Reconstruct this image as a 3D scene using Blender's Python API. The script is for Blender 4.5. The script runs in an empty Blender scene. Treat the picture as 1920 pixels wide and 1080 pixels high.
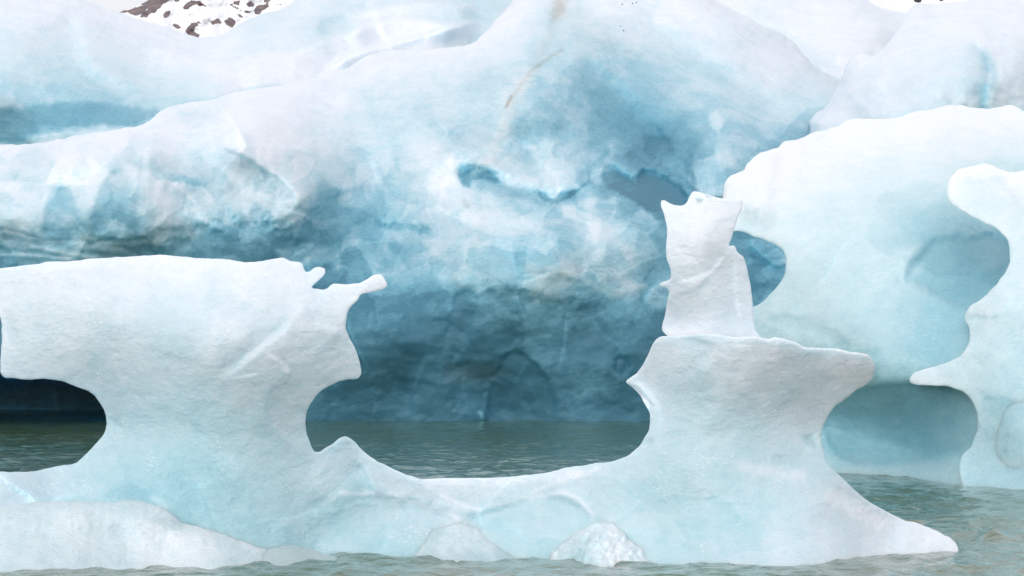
import bpy, math, random
import numpy as np

# ------------------------------------------------------------------ camera, world, sun, exposure
S = bpy.context.scene
F, HZ, CH = 6000.0, 620.0, 1.77          # focal length in 1920-wide pixels, horizon row, eye height (m)
cam = bpy.data.cameras.new('camera'); co = bpy.data.objects.new('camera', cam)
S.collection.objects.link(co); S.camera = co
co.location = (0, 0, CH); co.rotation_euler = (math.radians(90), 0, 0)
cam.sensor_width = 36; cam.lens = 36 * F / 1920; cam.shift_y = (HZ - 540) / 1920
cam.clip_start = 0.5; cam.clip_end = 20000
S.render.resolution_x, S.render.resolution_y = 1024, 576
S.view_settings.view_transform = 'Standard'; S.view_settings.look = 'None'
S.view_settings.exposure = -0.22; S.view_settings.gamma = 1

SUN_EL, SUN_AZ = math.radians(30), math.radians(200)      # high, a little behind the camera's left shoulder
W = bpy.data.worlds.new('World'); S.world = W; W.use_nodes = True
wn, wl = W.node_tree.nodes, W.node_tree.links
wn.clear()
sky = wn.new('ShaderNodeTexSky'); sky.sky_type = 'NISHITA'; sky.sun_disc = False
sky.sun_elevation = SUN_EL; sky.sun_rotation = SUN_AZ; sky.dust_density = 6; sky.air_density = 1.2; sky.ozone_density = 1
hs = wn.new('ShaderNodeHueSaturation'); hs.inputs['Saturation'].default_value = 0.22
ov = wn.new('ShaderNodeMix'); ov.data_type = 'RGBA'; ov.inputs[0].default_value = 0.8
ov.inputs[7].default_value = (8.6, 8.8, 9.3, 1)            # the cloud deck, evenly bright
bg = wn.new('ShaderNodeBackground'); bg.inputs['Strength'].default_value = 0.14
wo = wn.new('ShaderNodeOutputWorld')
wl.new(sky.outputs[0], hs.inputs['Color']); wl.new(hs.outputs[0], ov.inputs[6])
wl.new(ov.outputs[2], bg.inputs[0]); wl.new(bg.outputs[0], wo.inputs[0])
sl = bpy.data.lights.new('sun', 'SUN'); sl.energy = 1.0; sl.angle = math.radians(60); sl.color = (1, .985, .965)
so = bpy.data.objects.new('sun', sl); S.collection.objects.link(so)
so.rotation_euler = (math.radians(90) - SUN_EL, 0, math.radians(-22))

# ------------------------------------------------------------------ numeric helpers
def rays(px, py, D):
    return (px - 960) / F * D, D, CH + (HZ - py) / F * D

def _h(ix, iy, s):
    n = (ix.astype(np.int64) * 374761393 + iy.astype(np.int64) * 668265263 + s * 1442695041) & 0xffffffff
    n = ((n ^ (n >> 13)) * 1274126177) & 0xffffffff
    n = ((n ^ (n >> 15)) * 2246822519) & 0xffffffff
    return ((n ^ (n >> 16)) & 0xffffff) / float(0xffffff)
def noise(x, y, s=0):
    ix, iy = np.floor(x), np.floor(y); fx, fy = x - ix, y - iy
    ux, uy = fx*fx*fx*(fx*(fx*6-15)+10), fy*fy*fy*(fy*(fy*6-15)+10)
    def g(a, b):
        t = _h(ix + a, iy + b, s) * 2 * math.pi
        return np.cos(t) * (fx - a) + np.sin(t) * (fy - b)
    n0 = g(0, 0) * (1-ux) + g(1, 0) * ux; n1 = g(0, 1) * (1-ux) + g(1, 1) * ux
    return (n0 * (1-uy) + n1 * uy) * 1.5
def fbm(x, y, sc, octv=5, s=0, gain=.5):
    v = 0; a = 1; tot = 0
    for i in range(octv):
        v = v + a * noise(x / sc * 2**i + 17.3*i, y / sc * 2**i - 9.1*i, s + i); tot += a; a *= gain
    return v / tot
def worley(x, y, s=0):
    ix, iy = np.floor(x), np.floor(y); best = np.full(x.shape, 9.)
    for a in (-1, 0, 1):
        for b in (-1, 0, 1):
            jx, jy = ix + a, iy + b
            d = (jx + _h(jx, jy, s) - x)**2 + (jy + _h(jx, jy, s + 7) - y)**2
            best = np.minimum(best, d)
    return np.minimum(best, 1.2)
def cells(x, y, s):
    """nearest cell's random value, tilt and offset: broken facets"""
    ix, iy = np.floor(x), np.floor(y); best = np.full(x.shape, 9.); o = [np.zeros(x.shape) for _ in range(5)]
    for a in (-1, 0, 1):
        for b in (-1, 0, 1):
            jx, jy = ix + a, iy + b; dx, dy = x - jx - _h(jx, jy, s), y - jy - _h(jx, jy, s + 7)
            d = dx * dx + dy * dy; m = d < best; best = np.where(m, d, best)
            for k, v in enumerate((_h(jx, jy, s + 1), _h(jx, jy, s + 2), _h(jx, jy, s + 3), dx, dy)): o[k] = np.where(m, v, o[k])
    return o
def sst(a, b, x):
    t = np.clip((x - a) / (b - a), 0, 1); return t*t*(3-2*t)
def tps(pts, X, Y):
    P = np.array(pts, float); p = P[:, :2] / 300; n = len(P)
    def U(r2): return r2 * np.log(r2 + 1e-9)
    r2 = ((p[:, None] - p[None])**2).sum(-1)
    A = np.zeros((n+3, n+3)); A[:n, :n] = U(r2) + np.eye(n) * .02
    A[:n, n] = 1; A[:n, n+1:] = p; A[n, :n] = 1; A[n+1:, :n] = p.T
    w = np.linalg.solve(A, np.concatenate([P[:, 2], [0, 0, 0]]))
    x, y = X / 300, Y / 300
    o = w[n] + w[n+1] * x + w[n+2] * y
    for i in range(n): o = o + w[i] * U((x - p[i, 0])**2 + (y - p[i, 1])**2)
    return o
def densify(poly, closed=True, seg=9, amp=1.2, seed=1, smooth=True):
    P = np.array(poly, float)
    if closed: P = np.vstack([P, P[:1]])
    out = []
    n = len(P) - 1
    for i in range(n):
        a, b = P[i], P[i+1]
        a0 = P[i-1] if i > 0 else (P[-2] if closed else a); b1 = P[i+2] if i+2 <= n else (P[1] if closed else b)
        k = max(1, int(np.hypot(*(b-a)) / seg))
        la = np.hypot(*(b-a)) + 1e-6
        m0 = (b - a0); m0 = m0 / (np.hypot(*m0) + 1e-6) * la * .9; m1 = (b1 - a); m1 = m1 / (np.hypot(*m1) + 1e-6) * la * .9
        for j in range(k):
            t = j / k
            if smooth:
                q = (2*t**3-3*t**2+1)*a + (t**3-2*t**2+t)*m0 + (-2*t**3+3*t**2)*b + (t**3-t**2)*m1
            else: q = a + (b-a)*t
            out.append(q)
    if not closed: out.append(P[-1])
    Q = np.array(out)
    if amp:
        Q[:, 0] += amp * fbm(Q[:, 0], Q[:, 1], 22, 3, seed) * 2
        Q[:, 1] += amp * fbm(Q[:, 0] + 500, Q[:, 1], 22, 3, seed + 5) * 2
        Q[:, 1] += amp * .9 * np.abs(fbm(Q[:, 0], Q[:, 1], 13, 2, seed + 9))
    return Q
def nearest(poly, X, Y, closed=True):
    """distance, nearest point, inside flag, side sign, arc fraction"""
    P = poly; Q = np.roll(P, -1, 0) if closed else P[1:]
    P0 = P if closed else P[:-1]
    best = np.full(X.shape, 1e18); bx = np.zeros(X.shape); by = np.zeros(X.shape); ins = np.zeros(X.shape, bool)
    side = np.ones(X.shape); arc = np.zeros(X.shape); n = len(P0)
    for i in range(n):
        ax, ay = P0[i]; cx, cy = Q[i]; dx, dy = cx-ax, cy-ay; L = dx*dx + dy*dy + 1e-9
        t = np.clip(((X-ax)*dx + (Y-ay)*dy) / L, 0, 1)
        qx, qy = ax + t*dx, ay + t*dy; d = (X-qx)**2 + (Y-qy)**2
        m = d < best
        best = np.where(m, d, best); bx = np.where(m, qx, bx); by = np.where(m, qy, by)
        if closed:
            if abs(dy) > 1e-9:
                c = ((ay > Y) != (cy > Y)) & (X < dx * (Y - ay) / dy + ax); ins ^= c
        else:
            side = np.where(m, np.sign(dx*(Y-ay) - dy*(X-ax) + 1e-9), side); arc = np.where(m, (i + t) / n, arc)
    return np.sqrt(best), bx, by, ins, side, arc

class Relief:
    """an ice mass measured from the photo: front surface depth over the view rays, rolled back at its outline, closed behind"""
    def __init__(s, outline, depth, tone, holes=(), T=.5, R=60, back=1.0, step=3, amp=1.2, rough=((120, .2),), feats=(), seed=1,
                 tone_noise=.08, smooth=True, scallop=None, ck=.5, tg=1.0, facets=()):
        s.__dict__.update(locals()); del s.__dict__['s']
    def front(s, X, Y):
        Fd = tps(s.depth, X, Y); T = tps(s.tone, X, Y) * s.tg; dirt = np.zeros(X.shape)
        for k, (sc, a) in enumerate(s.rough): Fd = Fd + a * fbm(X, Y * 1.15, sc, 5, s.seed + 31*k)
        if s.scallop:
            for sx, sy, a, y0, y1 in s.scallop:
                wx = X + 22 * fbm(X, Y, 90, 3, s.seed + 3); wy = Y + 22 * fbm(X, Y, 90, 3, s.seed + 4)
                Fd = Fd + a * worley(wx / sx, wy / sy, s.seed) * sst(y0, y0 + 60, Y) * (1 - sst(y1 - 60, y1, Y))
        T = T + s.tone_noise * (fbm(X, Y, 90, 5, s.seed + 77, .62) * 1.4 + .6 * fbm(X, Y * 1.6, 24, 4, s.seed + 99, .7))
        for sx, sy, ta, sa, y0, y1 in s.facets:
            wx = X + 26 * fbm(X, Y, 120, 2, s.seed + 13); wy = Y + 26 * fbm(X, Y, 120, 2, s.seed + 14)
            c, hx, hy, dx, dy = cells(wx / sx, wy / sy, s.seed + int(sx))
            w = sst(y0, y0 + 80, Y) * (1 - sst(y1 - 80, y1, Y))
            T = T + ta * (c - .5) * 2 * w; Fd = Fd + sa * ((hx - .5) * dx + (hy - .5) * dy) * 2 * w
        for f in s.feats:
            if f[0] == 'region':
                _, poly, off, soft, jit, dt, dd = f
                b = np.array(poly, float); m = 3 * abs(soft) + 3 * jit + 10
                box = (X > b[:, 0].min()-m) & (X < b[:, 0].max()+m) & (Y > b[:, 1].min()-m) & (Y < b[:, 1].max()+m)
                if not box.any(): continue
                x, y = X[box], Y[box]
                d, _, _, ins, _, _ = nearest(densify(poly, amp=0, seg=12), x, y)
                sd = np.where(ins, d, -d) + jit * (fbm(x, y, 30, 5, s.seed + 5, .65) * 2)
                w = sst(-soft, soft, sd)
                Fd[box] += off * w; T[box] += dt * w; dirt[box] += dd * w
            elif f[0] == 'crease':
                _, line, A, e, sc, dt = f[:6]
                L = densify(line, closed=False, amp=1.0, seed=s.seed, seg=14)
                A = A * s.ck; e = e * 1.8; m = 4 * sc + 10
                box = (X > L[:, 0].min()-m) & (X < L[:, 0].max()+m) & (Y > L[:, 1].min()-m) & (Y < L[:, 1].max()+m)
                if not box.any(): continue
                x, y = X[box], Y[box]
                d, _, _, _, sg, arc = nearest(L, x, y, False)
                sd = d * sg + 2.0 * fbm(x, y, 25, 4, s.seed + 8)
                w = sst(-e, e, sd) * np.exp(-np.maximum(sd, 0) / sc) * sst(0, .18, arc) * (1 - sst(.82, 1, arc))
                Fd[box] += A * w; T[box] += dt * w
            elif f[0] == 'streak':
                _, line, wd, dt, dd, A = f
                L = densify(line, closed=False, amp=1.5, seed=s.seed, seg=10)
                m = 4 * wd + 12
                box = (X > L[:, 0].min()-m) & (X < L[:, 0].max()+m) & (Y > L[:, 1].min()-m) & (Y < L[:, 1].max()+m)
                if not box.any(): continue
                x, y = X[box], Y[box]
                d, _, _, _, _, arc = nearest(L, x, y, False)
                d = np.maximum(0, d + wd * .8 * fbm(x, y, 18, 4, s.seed + 9, .7))
                w = np.exp(-(d / wd)**2)
                Fd[box] += A * w; T[box] += dt * w; dirt[box] += dd * w
        return Fd, T, dirt
    def build(s, name, mat, parent=None, label=None):
        polys = [densify(s.outline, amp=s.amp, seg=4.5, seed=s.seed, smooth=s.smooth)] + [densify(h, amp=s.amp, seed=s.seed+2) for h in s.holes]
        al = polys[0]; st = s.step
        xs = np.arange(al[:, 0].min() - 2*st, al[:, 0].max() + 2*st, st); ys = np.arange(al[:, 1].min() - 2*st, al[:, 1].max() + 2*st, st)
        X, Y = np.meshgrid(xs, ys)
        d, bx, by, ins, _, _ = nearest(al, X, Y)
        for h in polys[1:]:
            d2, bx2, by2, in2, _, _ = nearest(h, X, Y)
            m = d2 < d; d = np.where(m, d2, d); bx = np.where(m, bx2, bx); by = np.where(m, by2, by); ins &= ~in2
        sd = np.where(ins, d, -d)
        solid = sd > .35 * st
        cell = solid[:-1, :-1] | solid[1:, :-1] | solid[:-1, 1:] | solid[1:, 1:]
        used = np.zeros(X.shape, bool)
        used[:-1, :-1] |= cell; used[1:, :-1] |= cell; used[:-1, 1:] |= cell; used[1:, 1:] |= cell
        rim = used & ~solid
        X = np.where(rim, bx, X); Y = np.where(rim, by, Y)
        u = np.where(used); x, y = X[u], Y[u]; rm = rim[u]; dd = np.where(rm, 0, sd[u])
        Fd, T, dirt = s.front(x, y)
        q = np.clip(dd / s.R, 0, 1); prof = np.sqrt(np.maximum(0, 1 - (1-q)**2))
        Df = Fd + s.T * (1 - prof)
        Db = Fd + s.T + s.back * np.sqrt(np.maximum(0, 1-(1-np.clip(dd/(s.R*2), 0, 1))**2))
        nV = len(x); idx = np.full(used.shape, -1); idx[u] = np.arange(nV)
        inner = np.where(~rm)[0]; bidx = np.arange(nV); bidx[inner] = nV + np.arange(len(inner))
        f = np.stack(rays(x, y, Df), 1); b = np.stack(rays(x[inner], y[inner], Db[inner]), 1)
        V = np.vstack([f, b])
        c = np.where(cell)
        q4 = np.stack([idx[c], idx[c[0], c[1]+1], idx[c[0]+1, c[1]+1], idx[c[0]+1, c[1]]], 1)
        Q = np.vstack([q4[:, ::-1], bidx[q4]])
        me = bpy.data.meshes.new(name)
        me.vertices.add(len(V)); me.vertices.foreach_set('co', V.astype(np.float32).ravel())
        me.loops.add(Q.size); me.loops.foreach_set('vertex_index', Q.astype(np.int32).ravel())
        me.polygons.add(len(Q)); me.polygons.foreach_set('loop_start', np.arange(0, Q.size, 4, dtype=np.int32))
        me.update(calc_edges=True); me.validate()
        for nm, val in (('ice', T), ('dirt', dirt)):
            a = me.attributes.new(nm, 'FLOAT', 'POINT')
            a.data.foreach_set('value', np.concatenate([val, val[inner]]).astype(np.float32))
        me.polygons.foreach_set('use_smooth', np.ones(len(me.polygons), bool))
        me.materials.append(mat)
        o = bpy.data.objects.new(name, me); S.collection.objects.link(o)
        if label: o['label'] = label; o['category'] = 'iceberg'
        if parent:
            o.parent = parent; o.matrix_parent_inverse = parent.matrix_basis.inverted()
        return o

def empty(name, loc, label, cat, group=None):
    o = bpy.data.objects.new(name, None); S.collection.objects.link(o); o.location = loc; o.empty_display_size = .3
    o['label'] = label; o['category'] = cat
    if group: o['group'] = group
    return o

# ------------------------------------------------------------------ materials
def ramp(nt, stops):
    r = nt.nodes.new('ShaderNodeValToRGB'); e = r.color_ramp.elements
    while len(e) > 1: e.remove(e[0])
    e[0].position = stops[0][0]; e[0].color = (*stops[0][1], 1)
    for p, c in stops[1:]:
        n = e.new(p); n.color = (*c, 1)
    return r
def math_(nt, op, a, b, clamp=False):
    n = nt.nodes.new('ShaderNodeMath'); n.operation = op; n.use_clamp = clamp
    for i, v in enumerate((a, b)):
        if isinstance(v, (int, float)): n.inputs[i].default_value = v
        else: nt.links.new(v, n.inputs[i])
    return n.outputs[0]
def ice_mat(name, size=1.0, sss=.25, rough=.42, pit=1.0, stops=None, fleck=.35, frost=0.0, grain=.2):
    """size = metres of the finest texture; bigger for bergs farther away"""
    m = bpy.data.materials.new(name); m.use_nodes = True; nt = m.node_tree; N, L = nt.nodes, nt.links
    b = N['Principled BSDF']
    tc = N.new('ShaderNodeTexCoord')
    def nz(sc, det, ro, stretch=(1, 1, 1), dist=0):
        mp = N.new('ShaderNodeMapping'); mp.inputs['Scale'].default_value = stretch; L.new(tc.outputs['Object'], mp.inputs[0])
        n = N.new('ShaderNodeTexNoise'); n.inputs['Scale'].default_value = sc; n.inputs['Detail'].default_value = det
        n.inputs['Roughness'].default_value = ro; n.inputs['Distortion'].default_value = dist; L.new(mp.outputs[0], n.inputs[0]); return n.outputs[0]
    at = N.new('ShaderNodeAttribute'); at.attribute_name = 'ice'
    di = N.new('ShaderNodeAttribute'); di.attribute_name = 'dirt'
    n1 = nz(1.6 / size, 8, .66, (1, 1, 1.3), .6); n2 = nz(14 / size, 6, .72, (.8, 1, 1.7))
    v = math_(nt, 'ADD', at.outputs['Fac'], math_(nt, 'MULTIPLY', math_(nt, 'SUBTRACT', n1, .5), .22))
    v = math_(nt, 'ADD', v, math_(nt, 'MULTIPLY', math_(nt, 'SUBTRACT', n2, .5), grain))
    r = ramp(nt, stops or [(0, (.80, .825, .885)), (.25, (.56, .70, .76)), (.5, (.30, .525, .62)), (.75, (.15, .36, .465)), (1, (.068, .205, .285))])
    L.new(v, r.inputs[0])
    mx = N.new('ShaderNodeMix'); mx.data_type = 'RGBA'; mx.inputs[7].default_value = (.33, .285, .21, 1)
    L.new(r.outputs[0], mx.inputs[6])
    L.new(math_(nt, 'MULTIPLY', di.outputs['Fac'], math_(nt, 'ADD', math_(nt, 'MULTIPLY', n2, 1.6), -.1), True), mx.inputs[0])
    # sparse dark grit frozen into the ice
    vo = N.new('ShaderNodeTexVoronoi'); vo.inputs['Scale'].default_value = 9 / size; L.new(tc.outputs['Object'], vo.inputs[0])
    gm = nz(.7 / size, 3, .5)
    g = math_(nt, 'MULTIPLY', math_(nt, 'LESS_THAN', vo.outputs['Distance'], .09), math_(nt, 'GREATER_THAN', gm, .63))
    mg = N.new('ShaderNodeMix'); mg.data_type = 'RGBA'; mg.inputs[7].default_value = (.16, .17, .17, 1)
    L.new(mx.outputs[2], mg.inputs[6]); L.new(math_(nt, 'MULTIPLY', g, .5), mg.inputs[0])
    # bright flecks: trapped bubbles and sparkle painted in white, drawn out along the melt grain
    mf = N.new('ShaderNodeMapping'); mf.inputs['Scale'].default_value = (.55, 1, 1.5); L.new(tc.outputs['Object'], mf.inputs[0])
    vf = N.new('ShaderNodeTexVoronoi'); vf.inputs['Scale'].default_value = 13 / size; L.new(mf.outputs[0], vf.inputs[0])
    fm = nz(1.1 / size, 4, .6)
    fl = math_(nt, 'MULTIPLY', math_(nt, 'SUBTRACT', 1.25, math_(nt, 'MULTIPLY', at.outputs['Fac'], 1.5), True), math_(nt, 'LESS_THAN', vf.outputs['Distance'], math_(nt, 'MULTIPLY', math_(nt, 'SUBTRACT', fm, .42), 1.3)))
    fl = math_(nt, 'MULTIPLY', fl, fleck)
    mh = N.new('ShaderNodeMix'); mh.data_type = 'RGBA'; mh.inputs[7].default_value = (.86, .87, .9, 1)
    if frost:      # rime and crushed white ice clinging in grainy patches to the blue
        p1 = nz(1.1 / size, 5, .6, (1, 1, 1.2), .8); p2 = nz(30 / size, 5, .75, (.8, 1, 1.2))
        fr = math_(nt, 'MULTIPLY', math_(nt, 'SUBTRACT', p1, .48), 10, True)
        fr = math_(nt, 'MULTIPLY', fr, math_(nt, 'MULTIPLY', math_(nt, 'SUBTRACT', p2, .36), 3.5, True))
        mid = math_(nt, 'MULTIPLY', math_(nt, 'SUBTRACT', .68, at.outputs['Fac']), 5, True)      # little of it on the deepest blue
        mf2 = N.new('ShaderNodeMix'); mf2.data_type = 'RGBA'; mf2.inputs[7].default_value = (.70, .73, .79, 1)
        L.new(mg.outputs[2], mf2.inputs[6]); L.new(math_(nt, 'MULTIPLY', math_(nt, 'MULTIPLY', fr, mid), frost), mf2.inputs[0]); mg = mf2
    L.new(mg.outputs[2], mh.inputs[6]); L.new(fl, mh.inputs[0])
    L.new(mh.outputs[2], b.inputs['Base Color'])
    b.inputs['IOR'].default_value = 1.31
    L.new(math_(nt, 'ADD', rough - .16, math_(nt, 'MULTIPLY', n2, .36)), b.inputs['Roughness'])
    b.subsurface_method = 'BURLEY'; b.inputs['Subsurface Weight'].default_value = sss
    b.inputs['Subsurface Radius'].default_value = (.25, .6, .8); b.inputs['Subsurface Scale'].default_value = .45 * size
    # relief: wide dimples, melt ripples, fine crystal grain
    dm = N.new('ShaderNodeTexVoronoi'); dm.feature = 'SMOOTH_F1'; dm.inputs['Scale'].default_value = 5.5 / size
    mp = N.new('ShaderNodeMapping'); mp.inputs['Scale'].default_value = (.7, 1, 1.5); L.new(tc.outputs['Object'], mp.inputs[0])
    wob = N.new('ShaderNodeMix'); wob.data_type = 'RGBA'; wob.blend_type = 'ADD'; wob.inputs[0].default_value = .35
    nw = N.new('ShaderNodeTexNoise'); nw.inputs['Scale'].default_value = 3 / size; L.new(tc.outputs['Object'], nw.inputs[0])
    L.new(mp.outputs[0], wob.inputs[6]); L.new(nw.outputs['Color'], wob.inputs[7]); L.new(wob.outputs[2], dm.inputs[0])
    n3 = nz(55 / size, 4, .7, (.6, 1, 1.5)); n4 = nz(6 / size, 6, .65, (.7, 1, 1.6), .4)
    h = math_(nt, 'ADD', math_(nt, 'MULTIPLY', dm.outputs['Distance'], .03 * pit * size), math_(nt, 'MULTIPLY', n4, .05 * pit * size))
    h = math_(nt, 'ADD', h, math_(nt, 'MULTIPLY', n3, .0075 * pit * size))
    bp = N.new('ShaderNodeBump'); bp.inputs['Strength'].default_value = .75; bp.inputs['Distance'].default_value = 1
    L.new(h, bp.inputs['Height']); L.new(bp.outputs[0], b.inputs['Normal'])
    return m
M_near = ice_mat('clear_white_ice', .36, .6, .28, .8, [(0, (.84, .872, .93)), (.25, (.635, .745, .805)), (.5, (.42, .64, .70)), (.75, (.2, .42, .5)), (1, (.08, .24, .32))], fleck=.7, grain=.34)
M_rub = ice_mat('crusty_wet_ice', .22, .5, .22, 1.5, [(0, (.88, .89, .92)), (.25, (.68, .78, .82)), (.5, (.42, .60, .64)), (.75, (.2, .42, .5)), (1, (.08, .24, .32))], fleck=.8, grain=.3)
M_big = ice_mat('blue_glacier_ice', 1.2, .6, .45, .6, grain=.34, fleck=.22, frost=.6)
M_mid = ice_mat('pale_glacier_ice', .7, .6, .38, .3, [(0, (.84, .855, .895)), (.25, (.59, .735, .775)), (.5, (.33, .56, .63)), (.75, (.18, .40, .48)), (1, (.08, .23, .32))], grain=.3, fleck=.3)

# ------------------------------------------------------------------ water
def water():
    def axis(segs):
        out = []
        for a, b, n in segs: out.append(np.linspace(a, b, n, endpoint=False))
        return np.concatenate(out + [[segs[-1][1]]])
    gx = np.concatenate([-np.geomspace(4000, 14, 26)[:-1], np.linspace(-14, -5.2, 110, endpoint=False), np.linspace(-5.2, 5.2, 330), np.linspace(5.28, 14, 110), np.geomspace(14.5, 4000, 26)])
    gy = np.concatenate([-np.geomspace(600, 4, 12), np.linspace(-2, 20, 120, endpoint=False), np.linspace(20, 31, 240, endpoint=False), np.linspace(31, 80, 330, endpoint=False), np.geomspace(80, 9000, 40)])
    X, Y = np.meshgrid(gx, gy)
    def ridge(x, y, sc, o, s): return 1 - np.abs(fbm(x, y, sc, o, s)) * 2.2
    Z = .050 * fbm(X, Y * .5, 1.5, 3, 5) + .032 * (ridge(X, Y * .45, .7, 2, 11) - .6) + .014 * (ridge(X, Y * .6, .3, 2, 21) - .6)
    Z *= (1 - .45 * sst(28, 45, Y)) * (1 - sst(70, 110, np.hypot(X, Y)))
    bx, by = rays(1862, 1000, 27.5)[:2]
    Z += .07 * np.exp(-((X - bx) / .11)**2 - ((Y - by) / .35)**2)
    bx, by = rays(1560, 1050, 24.6)[:2]
    Z += .03 * np.exp(-((X - bx) / .2)**2 - ((Y - by) / .3)**2)
    V = np.stack([X, Y, Z], -1).reshape(-1, 3); ny, nx = X.shape
    i = np.arange(ny * nx).reshape(ny, nx)
    Q = np.stack([i[:-1, :-1], i[:-1, 1:], i[1:, 1:], i[1:, :-1]], -1).reshape(-1, 4)
    me = bpy.data.meshes.new('water'); me.vertices.add(len(V)); me.vertices.foreach_set('co', V.astype(np.float32).ravel())
    me.loops.add(Q.size); me.loops.foreach_set('vertex_index', Q.astype(np.int32).ravel())
    me.polygons.add(len(Q)); me.polygons.foreach_set('loop_start', np.arange(0, Q.size, 4, dtype=np.int32))
    me.update(calc_edges=True); me.polygons.foreach_set('use_smooth', np.ones(len(Q), bool))
    m = bpy.data.materials.new('silty_sea_water'); m.use_nodes = True; nt = m.node_tree; N, L = nt.nodes, nt.links
    b = N['Principled BSDF']; tc = N.new('ShaderNodeTexCoord')
    mp = N.new('ShaderNodeMapping'); mp.inputs['Scale'].default_value = (1, .5, 1); L.new(tc.outputs['Object'], mp.inputs[0])
    n = N.new('ShaderNodeTexNoise'); n.inputs['Scale'].default_value = .5; n.inputs['Detail'].default_value = 5; L.new(mp.outputs[0], n.inputs[0])
    r = ramp(nt, [(.35, (.056, .108, .054)), (.65, (.088, .126, .064))]); L.new(n.outputs[0], r.inputs[0]); L.new(r.outputs[0], b.inputs['Base Color'])
    b.inputs['Roughness'].default_value = .07; b.inputs['IOR'].default_value = 1.333
    n2 = N.new('ShaderNodeTexNoise'); n2.inputs['Scale'].default_value = 6; n2.inputs['Detail'].default_value = 4; n2.inputs['Roughness'].default_value = .55; n2.inputs['Distortion'].default_value = .5
    L.new(mp.outputs[0], n2.inputs[0])
    bp = N.new('ShaderNodeBump'); bp.inputs['Distance'].default_value = .035; bp.inputs['Strength'].default_value = .8
    L.new(n2.outputs[0], bp.inputs['Height']); L.new(bp.outputs[0], b.inputs['Normal'])
    me.materials.append(m)
    o = bpy.data.objects.new('water', me); S.collection.objects.link(o); o['kind'] = 'structure'
water()

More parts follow.
